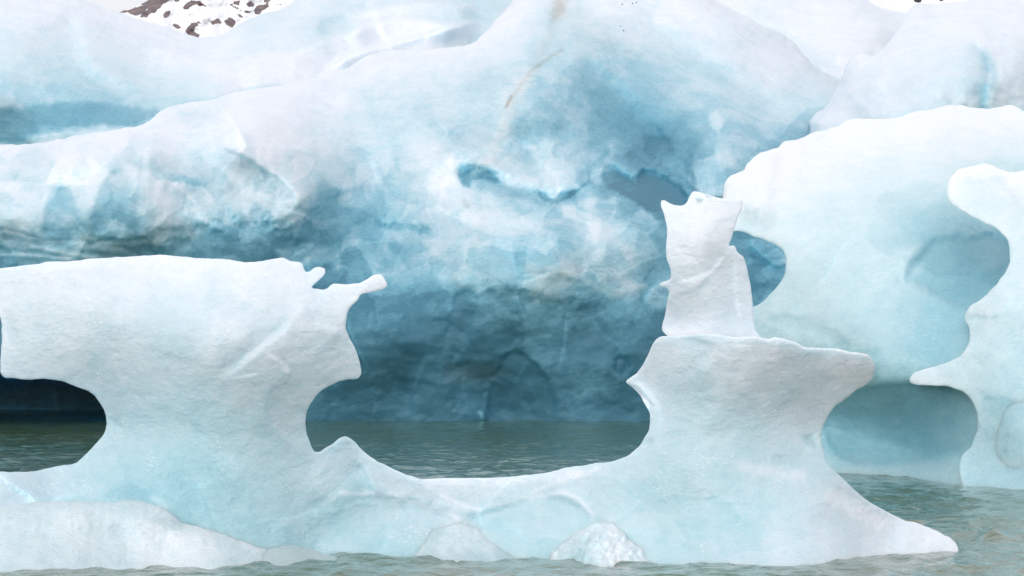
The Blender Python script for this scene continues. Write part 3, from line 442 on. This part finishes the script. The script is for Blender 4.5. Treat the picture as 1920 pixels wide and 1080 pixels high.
# ------------------------------------------------------------------ the great iceberg with the cave
G = Relief(outline=[(-260, 300), (-100, 284), (0, 272), (50, 270), (100, 264), (140, 255), (200, 246), (240, 239), (262, 236), (285, 222), (305, 206), (345, 193), (400, 187), (440, 172), (500, 164), (545, 158), (580, 148), (600, 137), (625, 131), (650, 129), (690, 103), (740, 94), (800, 92), (850, 88), (890, 80), (905, 64), (930, 36), (955, 10), (985, -30), (1050, -70), (1200, -80), (1290, -60), (1320, -20), (1345, 2), (1385, 22), (1430, 46), (1475, 68), (1500, 92), (1528, 124), (1600, 160), (1750, 200), (1900, 330), (1960, 600), (1940, 860), (1000, 880), (-260, 860)],
    depth=[(a, b, d + (2.0 if 285 <= b < 600 and d < 65 and a < 1420 else 0)) for a, b, d in [(-260, 320, 62), (-100, 300, 62), (0, 290, 61.5), (0, 400, 58.2), (0, 470, 58.6), (-200, 450, 58.5), (-200, 860, 60), (0, 860, 60.5), (250, 250, 62.5), (250, 330, 59.3), (250, 440, 58.4), (250, 480, 58.8), (250, 700, 61), (340, 215, 66), (450, 250, 63), (450, 330, 60.6), (450, 430, 60), (560, 380, 60.6), (620, 470, 61.8), (600, 150, 70), (800, 110, 72), (950, 60, 74), (1050, -60, 79), (1250, -60, 79), (1050, 100, 71), (1000, 200, 67.5), (800, 250, 66), (700, 350, 63.5), (850, 310, 63.3), (1000, 300, 64.6), (1200, 200, 70), (1300, 100, 74), (1400, 200, 71.5), (1500, 230, 72), (1250, 330, 67.5), (1350, 300, 66.5), (1100, 330, 64.0), (900, 420, 61), (1050, 450, 60), (1200, 430, 61.5), (900, 510, 60.2), (1100, 520, 60.2), (1230, 510, 61.5), (700, 520, 61.3), (700, 620, 62), (950, 650, 62.3), (1200, 620, 62.3), (650, 785, 62.8), (950, 785, 62.8), (1240, 785, 62.8), (1400, 450, 64), (1400, 600, 64), (1450, 785, 63), (1700, 400, 68), (1700, 800, 66), (1000, 870, 62), (1400, 870, 63), (1900, 800, 68), (1380, 50, 76), (1480, 90, 77)]],
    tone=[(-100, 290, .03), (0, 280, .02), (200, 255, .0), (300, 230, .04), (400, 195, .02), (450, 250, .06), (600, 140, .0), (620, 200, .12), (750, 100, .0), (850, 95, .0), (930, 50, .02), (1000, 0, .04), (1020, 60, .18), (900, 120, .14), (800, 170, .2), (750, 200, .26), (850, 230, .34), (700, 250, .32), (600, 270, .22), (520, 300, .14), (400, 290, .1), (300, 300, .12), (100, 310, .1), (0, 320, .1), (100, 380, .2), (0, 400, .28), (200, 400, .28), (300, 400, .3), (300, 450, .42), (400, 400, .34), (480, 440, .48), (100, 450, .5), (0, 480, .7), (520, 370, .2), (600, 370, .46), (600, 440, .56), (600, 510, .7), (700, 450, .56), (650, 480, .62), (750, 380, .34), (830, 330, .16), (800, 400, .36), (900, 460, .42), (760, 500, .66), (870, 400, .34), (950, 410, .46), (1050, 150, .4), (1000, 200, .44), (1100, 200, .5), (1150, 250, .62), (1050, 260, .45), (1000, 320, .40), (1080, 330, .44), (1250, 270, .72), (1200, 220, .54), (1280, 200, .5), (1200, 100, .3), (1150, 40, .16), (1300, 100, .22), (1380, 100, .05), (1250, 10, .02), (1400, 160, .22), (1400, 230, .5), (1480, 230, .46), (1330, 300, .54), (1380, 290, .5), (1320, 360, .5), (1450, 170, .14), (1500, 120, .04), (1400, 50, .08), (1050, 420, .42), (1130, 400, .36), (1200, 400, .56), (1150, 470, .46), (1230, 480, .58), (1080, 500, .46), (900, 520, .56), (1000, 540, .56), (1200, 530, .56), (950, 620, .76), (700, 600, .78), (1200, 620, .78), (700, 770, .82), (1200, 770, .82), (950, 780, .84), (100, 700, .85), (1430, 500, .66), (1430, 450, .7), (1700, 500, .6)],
    T=2.0, R=60, back=5.0, tg=1.12, facets=((190, 120, .07, .09, 150, 640), (75, 55, .09, .04, 240, 640), (90, 240, .05, .05, 520, 1000), (30, 24, .09, .012, 240, 640)), step=3, amp=1.6, rough=((420, .6), (150, .15), (55, .05), (22, .015)), seed=67, tone_noise=.14,
    scallop=[(120, 90, .08, 290, 560), (46, 38, .03, 380, 560)],
    feats=[
        # the cave under the brow: dense blue ice plus shade put into the tone
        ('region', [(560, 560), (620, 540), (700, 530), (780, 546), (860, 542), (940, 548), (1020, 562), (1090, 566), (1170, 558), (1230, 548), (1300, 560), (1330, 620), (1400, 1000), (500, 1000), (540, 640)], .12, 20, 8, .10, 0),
        ('region', [(840, 660), (850, 560), (888, 540), (896, 560), (880, 620), (850, 680)], .08, 8, 5, .09, .03),
        ('crease', [(893, 545), (858, 580), (842, 630), (832, 680), (850, 700)], .14, 4, 90, .07),
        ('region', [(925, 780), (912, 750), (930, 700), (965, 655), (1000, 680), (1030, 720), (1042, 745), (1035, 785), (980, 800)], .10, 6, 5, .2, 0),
        ('crease', [(985, 600), (962, 650), (940, 690), (915, 725), (905, 782)], .14, 3, 60, .05),
        ('crease', [(1068, 560), (1062, 610), (1056, 660), (1046, 700)], .14, 3, 70, .05),
        ('crease', [(805, 650), (785, 700), (772, 740), (765, 786)], .14, 3, 60, .05),
        ('region', [(1060, 590), (1075, 560), (1105, 570), (1140, 620), (1160, 670), (1100, 680), (1062, 660)], .06, 10, 8, .08, .02),
        ('region', [(1150, 690), (1165, 668), (1185, 685), (1178, 705)], .1, 6, 5, .06, 0),
        ('streak', [(805, 645), (790, 690), (772, 735)], 2.5, -.08, 0, 0), ('streak', [(985, 655), (950, 690), (925, 720)], 2.5, -.08, 0, 0),
        ('streak', [(1065, 575), (1058, 640), (1048, 695)], 2, -.1, 0, 0), ('streak', [(845, 570), (838, 620), (832, 660)], 3, -.1, 0, 0),
        ('streak', [(870, 740), (860, 760), (850, 770)], 3, -.1, 0, 0), ('streak', [(903, 776), (904, 784)], 6, -.4, 0, -.15),
        ('region', [(660, 690), (720, 690), (750, 720), (690, 740)], 0, 20, 12, -.10, 0),
        ('region', [(820, 700), (860, 680), (940, 690), (900, 720), (850, 715)], .03, 10, 10, .05, .12),
        ('region', [(1070, 700), (1150, 700), (1140, 740), (1080, 730)], 0, 16, 12, -.1, 0),
        # low left cave
        ('region', [(-300, 640), (-60, 640), (-5, 690), (20, 700), (60, 690), (160, 700), (300, 720), (400, 780), (400, 900), (-300, 900)], 11.0, 10, 3, -.2, 0),
        ('region', [(1404, 450), (1430, 448), (1470, 460), (1476, 495), (1455, 500), (1425, 480)], -.2, 4, 3, -.14, 0),
        ('crease', [(1395, 500), (1425, 530), (1450, 545)], .2, 3, 30, .08),
        # fracture under the upper slab
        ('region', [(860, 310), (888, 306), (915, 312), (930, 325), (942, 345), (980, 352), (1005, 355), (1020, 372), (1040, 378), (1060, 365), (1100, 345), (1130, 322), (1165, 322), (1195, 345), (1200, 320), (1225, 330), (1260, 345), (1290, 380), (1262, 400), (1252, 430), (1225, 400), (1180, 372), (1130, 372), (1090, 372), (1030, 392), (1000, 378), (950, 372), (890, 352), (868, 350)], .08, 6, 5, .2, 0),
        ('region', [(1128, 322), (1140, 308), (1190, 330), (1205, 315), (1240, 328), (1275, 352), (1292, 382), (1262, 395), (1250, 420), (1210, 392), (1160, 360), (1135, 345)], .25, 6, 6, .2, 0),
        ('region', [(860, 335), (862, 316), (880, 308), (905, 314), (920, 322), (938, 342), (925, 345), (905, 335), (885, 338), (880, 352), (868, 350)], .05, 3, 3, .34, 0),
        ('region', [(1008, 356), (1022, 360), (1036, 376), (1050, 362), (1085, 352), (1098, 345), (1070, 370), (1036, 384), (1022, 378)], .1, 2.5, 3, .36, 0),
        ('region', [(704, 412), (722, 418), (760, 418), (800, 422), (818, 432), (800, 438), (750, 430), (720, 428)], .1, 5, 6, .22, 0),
        ('region', [(870, 300), (930, 280), (1010, 270), (1060, 300), (1100, 340), (1040, 360), (980, 345), (930, 325)], -.3, 12, 10, -.08, 0),
        # upper face fields of clear blue ice
        ('region', [(1095, 105), (1120, 100), (1180, 180), (1240, 230), (1290, 250), (1300, 290), (1260, 330), (1180, 300), (1120, 230), (1080, 170)], .2, 26, 12, .10, 0),
        ('region', [(1210, 255), (1240, 250), (1262, 280), (1250, 310), (1225, 300)], .08, 8, 8, .12, 0),
        ('crease', [(1080, 90), (1140, 145), (1180, 180), (1215, 230), (1270, 262)], .7, 8, 90, .05),
        ('region', [(1300, 345), (1292, 300), (1320, 262), (1345, 250), (1400, 262), (1455, 290), (1440, 330), (1400, 350), (1350, 372), (1310, 368)], -.6, 8, 6, -.12, 0),
        ('region', [(1330, 215), (1345, 208), (1358, 225), (1348, 248), (1332, 235)], -.2, 5, 5, -.22, .04),
        ('region', [(1140, 268), (1165, 262), (1185, 275), (1170, 290), (1150, 292)], -.1, 6, 5, -.14, .02),
        ('region', [(1010, 260), (1030, 252), (1040, 300), (1020, 330), (1000, 300)], -.05, 14, 10, -.08, 0),
        # brow of the cave and its paler facets
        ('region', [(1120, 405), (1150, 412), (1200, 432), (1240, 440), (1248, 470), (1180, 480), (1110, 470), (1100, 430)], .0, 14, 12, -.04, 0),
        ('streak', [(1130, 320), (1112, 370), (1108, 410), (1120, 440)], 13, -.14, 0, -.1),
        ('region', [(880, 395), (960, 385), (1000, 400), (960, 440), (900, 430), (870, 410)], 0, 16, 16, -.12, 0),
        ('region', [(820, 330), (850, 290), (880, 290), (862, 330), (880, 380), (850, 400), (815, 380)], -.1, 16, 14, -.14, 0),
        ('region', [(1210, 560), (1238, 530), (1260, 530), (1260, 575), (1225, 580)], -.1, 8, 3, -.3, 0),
        # left shoulder: the hooked bulge, its arches and the rippled undercut
        ('crease', [(560, 402), (556, 372), (535, 345), (505, 325), (470, 300), (440, 285), (400, 275)], -.35, 3, 110, -.14),
        ('crease', [(430, 205), (455, 215), (520, 250), (570, 300)], -.15, 10, 60, -.03),
        ('crease', [(690, 260), (700, 300), (720, 340), (730, 370)], .5, 8, 50, .06),
        ('crease', [(600, 330), (640, 370), (680, 400), (720, 415)], .4, 8, 60, .08),
        ('region', [(83, 450), (85, 400), (98, 360), (112, 338), (130, 360), (145, 400), (140, 450)], .08, 10, 3, .22, .03),
        ('region', [(172, 440), (178, 390), (195, 345), (215, 320), (250, 340), (262, 400), (255, 450)], .08, 12, 3, .2, .0),
        ('crease', [(83, 448), (84, 405), (98, 360), (114, 336)], .1, 3, 40, .08),
        ('crease', [(172, 440), (178, 390), (195, 345), (222, 312)], .1, 3, 40, .08),
        ('region', [(325, 345), (345, 300), (430, 290), (500, 330), (540, 400), (420, 410), (330, 400)], .2, 30, 10, .06, 0),
        ('region', [(270, 470), (330, 440), (440, 415), (540, 430), (560, 520), (300, 520)], .2, 24, 14, .14, 0),
        ('region', [(-100, 410), (0, 428), (60, 452), (120, 462), (250, 470), (330, 500), (330, 560), (-100, 560)], .0, 20, 8, .0, .03),
        ('streak', [(-20, 424), (30, 434), (70, 446), (110, 452)], 3, .14, .2, .03), ('streak', [(-20, 440), (50, 452), (120, 462), (180, 476), (260, 482)], 5, .14, .15, .03),
        ('streak', [(110, 452), (145, 450), (175, 458)], 3, .1, .2, .02), ('streak', [(60, 462), (120, 474), (180, 484)], 3, -.2, 0, -.03),
        ('streak', [(-20, 466), (40, 470), (110, 480)], 4, .1, .1, .03), ('streak', [(190, 460), (230, 464), (262, 474)], 3, .14, .2, .03),
        ('streak', [(-10, 478), (60, 478), (130, 486)], 3, -.2, 0, -.02),
        ('region', [(520, 468), (590, 462), (625, 478), (640, 500), (600, 490), (540, 490)], 0, 10, 14, -.24, 0),
        ('region', [(630, 480), (680, 470), (760, 490), (900, 480), (1050, 500), (1200, 540), (1100, 556), (980, 545), (900, 540), (800, 520), (680, 520)], 0, 20, 14, -.08, 0),
        # crest lines, snow steps
        ('crease', [(258, 236), (290, 240), (330, 236), (380, 225), (420, 208), (450, 195)], -1.2, 4, 80, -.04),
        ('crease', [(300, 240), (330, 215), (355, 198)], .1, 5, 10, .1), ('crease', [(330, 225), (370, 205), (400, 195)], .1, 5, 10, .1),
        ('crease', [(620, 150), (690, 130), (760, 105), (850, 98)], -.4, 5, 40, -.03),
        ('crease', [(730, 102), (705, 120), (690, 135), (640, 145)], .3, 5, 30, .08),
        ('crease', [(1225, -20), (1240, 40), (1300, 90), (1400, 155), (1480, 200), (1520, 235)], 1.2, 12, 120, .04),
        ('crease', [(1340, 5), (1400, 42), (1450, 62), (1500, 64)], .3, 4, 25, .10),
        ('crease', [(1290, 120), (1370, 170), (1420, 200)], -.3, 10, 60, -.05),
        # brown silt band and stain
        ('streak', [(1052, 95), (1020, 115), (1000, 130)], 4, .05, .5, .05),
        ('streak', [(985, 150), (968, 178), (955, 195), (945, 240), (930, 270), (915, 300), (890, 320)], 15, -.2, .2, -.05),
        ('streak', [(1040, 30), (1030, 65), (1015, 95), (1000, 135)], 10, .02, .22, .0), ('streak', [(958, 182), (950, 200)], 3, .1, .8, .05),
        ('streak', [(1000, 130), (980, 155), (962, 180)], 4, 0, .3, .05),
        ('streak', [(1050, 6), (1046, 24)], 14, 0, .7, .1), ('region', [(1040, -5), (1080, 0), (1150, 60), (1190, 110), (1130, 110), (1060, 50)], .1, 22, 10, .04, .10),
        ('streak', [(870, 382), (876, 386)], 7, 0, .5, 0), ('streak', [(905, 400), (900, 430), (890, 460)], 12, 0, .13, 0),
    ])
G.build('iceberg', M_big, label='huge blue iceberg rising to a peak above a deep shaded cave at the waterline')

# ------------------------------------------------------------------ icebergs behind
bl = Relief(outline=[(-260, -60), (-100, -30), (60, -16), (130, -12), (165, 0), (200, 15), (225, 24), (255, 33), (300, 46), (345, 62), (375, 70), (410, 67), (440, 50), (480, 30), (530, 16), (555, 0), (590, -25), (700, -50), (900, -60), (1040, -40), (1060, 200), (1000, 420), (-260, 420)],
    depth=[(-200, -40, 96), (0, -20, 96), (200, 30, 97), (375, 80, 98), (560, 10, 100), (800, -40, 103), (1000, 0, 104), (0, 100, 91), (200, 110, 92), (400, 150, 90), (0, 190, 89), (200, 200, 88), (300, 180, 90), (0, 260, 89.5), (-120, 230, 89.5), (600, 100, 95), (800, 60, 99), (700, 30, 100), (0, 400, 88), (500, 400, 88), (900, 300, 90)],
    tone=[(0, 10, .04), (100, 10, .02), (50, 80, .14), (200, 60, .05), (100, 130, .24), (0, 150, .24), (200, 160, .28), (150, 185, .34), (0, 190, .34), (0, 215, .36), (-100, 220, .36), (100, 210, .36), (200, 215, .36), (270, 215, .34), (120, 238, .4), (60, 250, .4), (0, 260, .36), (370, 85, .04), (300, 100, .06), (420, 130, .02), (350, 170, .22), (450, 100, .08), (500, 50, .14), (580, 30, .1), (600, 60, .26), (560, 110, .04), (650, 100, .04), (760, 60, .06), (860, 40, .24), (880, 20, .2), (700, 15, .12), (820, 8, .18), (500, 150, .02)],
    T=3, R=50, back=6, tg=1.3, ck=1.0, step=4, amp=1.5, rough=((300, .6), (110, .2), (40, .08)), seed=71, tone_noise=.09,
    feats=[('region', [(-100, 215), (0, 205), (60, 198), (140, 192), (210, 194), (262, 205), (300, 208), (280, 225), (240, 236), (120, 260), (0, 270), (-100, 280)], .0, 5, 5, .20, 0),
           ('region', [(50, 262), (80, 246), (150, 240), (220, 238), (240, 260), (60, 280)], -1.2, 8, 6, -.35, 0),
           ('crease', [(130, 10), (145, 60), (150, 100), (180, 140), (260, 175)], 1.0, 10, 100, .06),
           ('crease', [(280, 80), (340, 100), (420, 120), (440, 108)], -.8, 6, 40, -.08),
           ('crease', [(430, 114), (480, 102), (560, 95), (600, 75), (640, 62), (700, 40)], -1.8, 4, 70, -.13),
           ('crease', [(640, 62), (680, 48), (740, 34), (800, 38), (860, 44), (880, 45)], -1.4, 4, 40, -.14),
           ('crease', [(600, 135), (640, 110), (690, 92), (740, 78), (800, 62), (860, 44), (905, 40)], -1.6, 3, 45, -.14),
           ('crease', [(640, 30), (720, 12), (800, 4), (900, 10)], -1, 4, 40, -.13),
           ('crease', [(180, 40), (260, 55), (330, 80)], .4, 6, 50, .03),
           ('crease', [(590, 45), (660, 25), (700, 5)], .6, 6, 50, .06),
           ('crease', [(320, 195), (345, 188), (400, 186), (460, 166), (560, 152)], .1, 3, 10, .25)])
bl.build('iceberg', M_big, label='white snowy iceberg at top left with a deep blue band along its foot')
Relief(outline=[(1150, 300), (1160, -80), (1350, -70), (1560, -40), (1612, -12), (1632, 4), (1650, 13), (1668, 18), (1690, 22), (1720, 26), (1800, 40), (1850, 300)],
    depth=[(1200, -60, 96), (1600, -10, 98), (1700, 30, 98), (1500, 60, 92), (1550, 140, 86), (1650, 100, 90), (1500, 300, 84), (1200, 200, 88), (1750, 250, 86)],
    tone=[(1400, 20, .04), (1450, 40, .12), (1550, 20, .0), (1650, 40, .04), (1550, 100, .0), (1530, 120, .16), (1560, 70, .06), (1550, 180, .1), (1650, 80, .02)],
    T=3, R=40, back=6, ck=.8, step=4, amp=1.2, rough=((200, .8), (60, .25), (24, .1)), seed=73, tone_noise=.06,
    feats=[('crease', [(1400, 20), (1480, 44), (1560, 48), (1640, 46), (1690, 60)], -.7, 3, 30, -.04), ('crease', [(1440, 8), (1520, 24), (1620, 40), (1680, 48)], -.6, 3, 26, -.04),
           ('crease', [(1500, 66), (1560, 58), (1640, 56), (1700, 60)], -.6, 3, 26, .02), ('crease', [(1510, 84), (1570, 70), (1640, 66), (1690, 72)], -.5, 3, 22, -.04),
           ('crease', [(1520, 130), (1545, 110), (1580, 96), (1640, 90)], -.8, 4, 40, -.06), ('crease', [(1520, 2), (1600, 16), (1680, 36)], -.5, 3, 22, -.02),
           ('crease', [(1535, 120), (1550, 108), (1570, 100)], .5, 4, 20, .14)]).build('iceberg', M_big, label='white snowy ridge with fine parallel folds, between the blue peak and the top right block')
TR = Relief(outline=[(1519, 246), (1517, 228), (1530, 212), (1552, 196), (1562, 176), (1575, 150), (1588, 120), (1600, 105), (1618, 101), (1638, 104), (1650, 96), (1668, 78), (1684, 52), (1698, 28), (1710, 12), (1728, 6), (1758, 8), (1790, 3), (1830, 0), (1870, -6), (1920, -8), (2060, 0), (2160, 200), (2160, 520), (1520, 520), (1500, 300)],
    depth=[(1520, 240, 70), (1620, 105, 71), (1720, 12, 74), (1900, 0, 75), (2100, 50, 76), (1700, 120, 68.5), (1650, 180, 67.5), (1800, 120, 67.5), (1780, 200, 66.5), (1900, 120, 68.5), (1920, 200, 67.5), (1550, 230, 69), (1800, 400, 66), (2100, 300, 70)],
    tone=[(1530, 230, .14), (1560, 200, .08), (1620, 110, .0), (1600, 150, .1), (1720, 20, .0), (1800, 10, .0), (1740, 70, .06), (1680, 120, .08), (1740, 130, .12), (1660, 180, .1), (1720, 190, .22), (1780, 190, .24), (1800, 130, .1), (1830, 90, .04), (1900, 30, .0), (1900, 80, .08), (1900, 150, .12), (1840, 180, .16)],
    T=1.6, R=36, back=5, step=4, amp=1.5, rough=((260, 1.0), (100, .35), (36, .1)), seed=79, tone_noise=.06,
    feats=[('crease', [(1815, 60), (1830, 80), (1848, 105), (1856, 135), (1850, 165), (1842, 200)], .5, 3, 40, .26),
           ('streak', [(1848, 100), (1862, 130), (1865, 150), (1852, 175), (1842, 205)], 9, .30, 0, .12),
           ('crease', [(1640, 104), (1650, 140), (1640, 180), (1610, 215)], -.4, 10, 60, .04),
           ('crease', [(1740, 10), (1745, 40), (1760, 60)], .2, 8, 30, .0),
           ('streak', [(1738, 12), (1744, 30)], 8, 0, .15, .1),
           ('crease', [(1520, 240), (1560, 215), (1590, 170), (1600, 130)], -.3, 8, 30, -.08)])
TR.build('iceberg', M_big, label='blocky white iceberg at top right split by a narrow turquoise crack')

# ------------------------------------------------------------------ stones lying on the ice
def stone_mat():
    m = bpy.data.materials.new('dark_stone'); m.use_nodes = True; nt = m.node_tree
    n = nt.nodes.new('ShaderNodeTexNoise'); n.inputs['Scale'].default_value = 18; n.inputs['Detail'].default_value = 6
    r = ramp(nt, [(.3, (.018, .02, .026)), (.7, (.06, .06, .065))]); nt.links.new(n.outputs[0], r.inputs[0])
    nt.links.new(r.outputs[0], nt.nodes['Principled BSDF'].inputs['Base Color']); nt.nodes['Principled BSDF'].inputs['Roughness'].default_value = .8
    return m
M_st = stone_mat()
import bmesh
def stone(px, py, D, w, h, seed, label, group=None, name='stone'):
    bm = bmesh.new(); bmesh.ops.create_icosphere(bm, subdivisions=3, radius=1)
    rnd = random.Random(seed); dirs = [(rnd.gauss(0, 1), rnd.gauss(0, 1), rnd.gauss(0, 1), rnd.uniform(.55, .85)) for _ in range(9)]
    for v in bm.verts:
        for a, b, c, k in dirs:
            l = math.sqrt(a*a+b*b+c*c); dt = (v.co.x*a + v.co.y*b + v.co.z*c) / l
            if dt > k:
                v.co.x -= (dt-k)*a/l; v.co.y -= (dt-k)*b/l; v.co.z -= (dt-k)*c/l
        v.co.x *= w/2 * D/F; v.co.y *= w/2 * D/F; v.co.z *= h/2 * D/F
    me = bpy.data.meshes.new(name); bm.to_mesh(me); bm.free(); me.materials.append(M_st)
    o = bpy.data.objects.new(name, me); S.collection.objects.link(o); o.location = rays(px, py, D)
    o['label'] = label; o['category'] = 'stone'
    if group: o['group'] = group
    return o
def on(rel, px, py):
    return float(rel.front(np.array([float(px)]), np.array([float(py)]))[0][0])
stone(1721, 1, on(TR, 1721, 12) + 1.5, 15, 8, 3, 'dark stone at the left end of the crest of the top right ice block')
stone(1765, -2, on(TR, 1765, 12) + 1.5, 12, 8, 5, 'smaller dark stone, right of the other on the top right ice block')
PB = ['tiny dark pebble at the top edge of the blue peak, leftmost of the top three', 'tiny dark pebble at the top edge of the peak, middle of the top three',
      'tiny dark pebble at the top edge of the peak, rightmost of the top three', 'lone larger dark pebble on the pale face, well below the three at the top edge',
      'faintest pebble, just above the larger one on the pale face of the peak']
for k, (px, py, w) in enumerate([(1167, 8, 3.2), (1186, 6, 3.2), (1193, 5, 3), (1169, 57.5, 3.4), (1164, 49, 2.2)]):
    stone(px, py, on(G, px, py) - .02, w, w*.8, 20 + k, PB[k], 'pebbles on the face of the peak', 'pebble')

# ------------------------------------------------------------------ mountains far behind
def rock_mat():
    m = bpy.data.materials.new('snow_and_rock'); m.use_nodes = True; nt = m.node_tree; N, L = nt.nodes, nt.links; b = N['Principled BSDF']
    di = N.new('ShaderNodeAttribute'); di.attribute_name = 'dirt'
    tc = N.new('ShaderNodeTexCoord'); n = N.new('ShaderNodeTexNoise'); n.inputs['Scale'].default_value = .35; n.inputs['Detail'].default_value = 6; L.new(tc.outputs['Object'], n.inputs[0])
    r = ramp(nt, [(.35, (.13, .10, .115)), (.65, (.25, .185, .165))]); L.new(n.outputs[0], r.inputs[0])
    mx = N.new('ShaderNodeMix'); mx.data_type = 'RGBA'; mx.inputs[6].default_value = (.9, .9, .92, 1); L.new(r.outputs[0], mx.inputs[7])
    L.new(math_(nt, 'MULTIPLY', math_(nt, 'SUBTRACT', di.outputs['Fac'], .2), 8, True), mx.inputs[0]); L.new(mx.outputs[2], b.inputs['Base Color'])
    b.inputs['Roughness'].default_value = .9; return m
M_rk = rock_mat()
def rk(*p, j=5): return ('region', list(p), 0, 1.5, j, 0, 1)
mo = Relief(outline=[(60, 60), (150, 40), (222, 23), (250, 14), (270, 5), (290, -8), (330, -40), (420, -70), (520, -60), (640, -70), (800, 0), (900, 200), (60, 200)],
    depth=[(60, 60, 900), (300, 0, 905), (400, 80, 860), (400, -60, 960), (700, -40, 960), (800, 150, 860), (200, 180, 850)], tone=[(0, 0, 0), (500, 0, 0), (300, 200, 0), (100, 100, 0)],
    T=20, R=30, back=60, step=1.6, amp=1.2, rough=((90, 22), (30, 7)), seed=83, tone_noise=0, smooth=False,
    feats=[rk((222, 23), (262, 12), (280, 8), (268, 22), (258, 27), (240, 26)), rk((262, 10), (285, -8), (305, -2), (296, 4)), rk((275, 30), (300, 14), (318, 0), (326, -8), (300, -8), (290, 8), (272, 24), (262, 32)),
           rk((302, 34), (308, 26), (320, 19), (323, 23), (312, 34), (306, 37)), rk((345, 14), (352, 6), (365, 0), (385, 8), (386, 12), (368, 9), (352, 16)), rk((326, 47), (332, 49), (340, 52), (334, 54), j=3),
           rk((350, 52), (362, 42), (374, 36), (380, 44), (368, 50), (366, 60), (371, 66), (362, 69), (352, 62), (350, 60)), rk((374, 38), (388, 42), (386, 45)), rk((392, 37), (410, 38), (413, 42), (400, 48), (392, 44)),
           rk((422, 40), (432, 35), (439, 42), (434, 47), (424, 45)), rk((432, 8), (440, 12), (455, 20), (468, 23), (450, 20), (436, 13)), rk((440, 5), (448, 2), (447, 9)), rk((463, 6), (470, 3), (474, 8), (466, 10)),
           rk((444, 26), (452, 28), (456, 33), (448, 30), j=3), rk((478, 20), (488, 12), (500, 8), (505, 14), (490, 20), (486, 27), (478, 25)), rk((513, 6), (524, 8), (535, 5), (526, 10), (516, 11), j=3), rk((322, -2), (334, -2), (330, 3)), rk((496, 2), (506, -6), (510, 0)),
           ])
m1 = mo.build('mountain', M_rk); m1['kind'] = 'structure'
m2 = Relief(outline=[(1560, 60), (1600, -30), (1700, -60), (1790, -50), (1850, 60), (1800, 200), (1600, 200)],
    depth=[(1600, 0, 1400), (1750, -40, 1450), (1700, 100, 1380), (1800, 0, 1400)], tone=[(0, 0, 0), (500, 0, 0), (300, 200, 0), (100, 100, 0)],
    T=20, R=30, back=60, step=3, amp=1.2, rough=((90, 30), (30, 9)), seed=89, tone_noise=0, smooth=False).build('mountain', M_rk); m2['kind'] = 'structure'
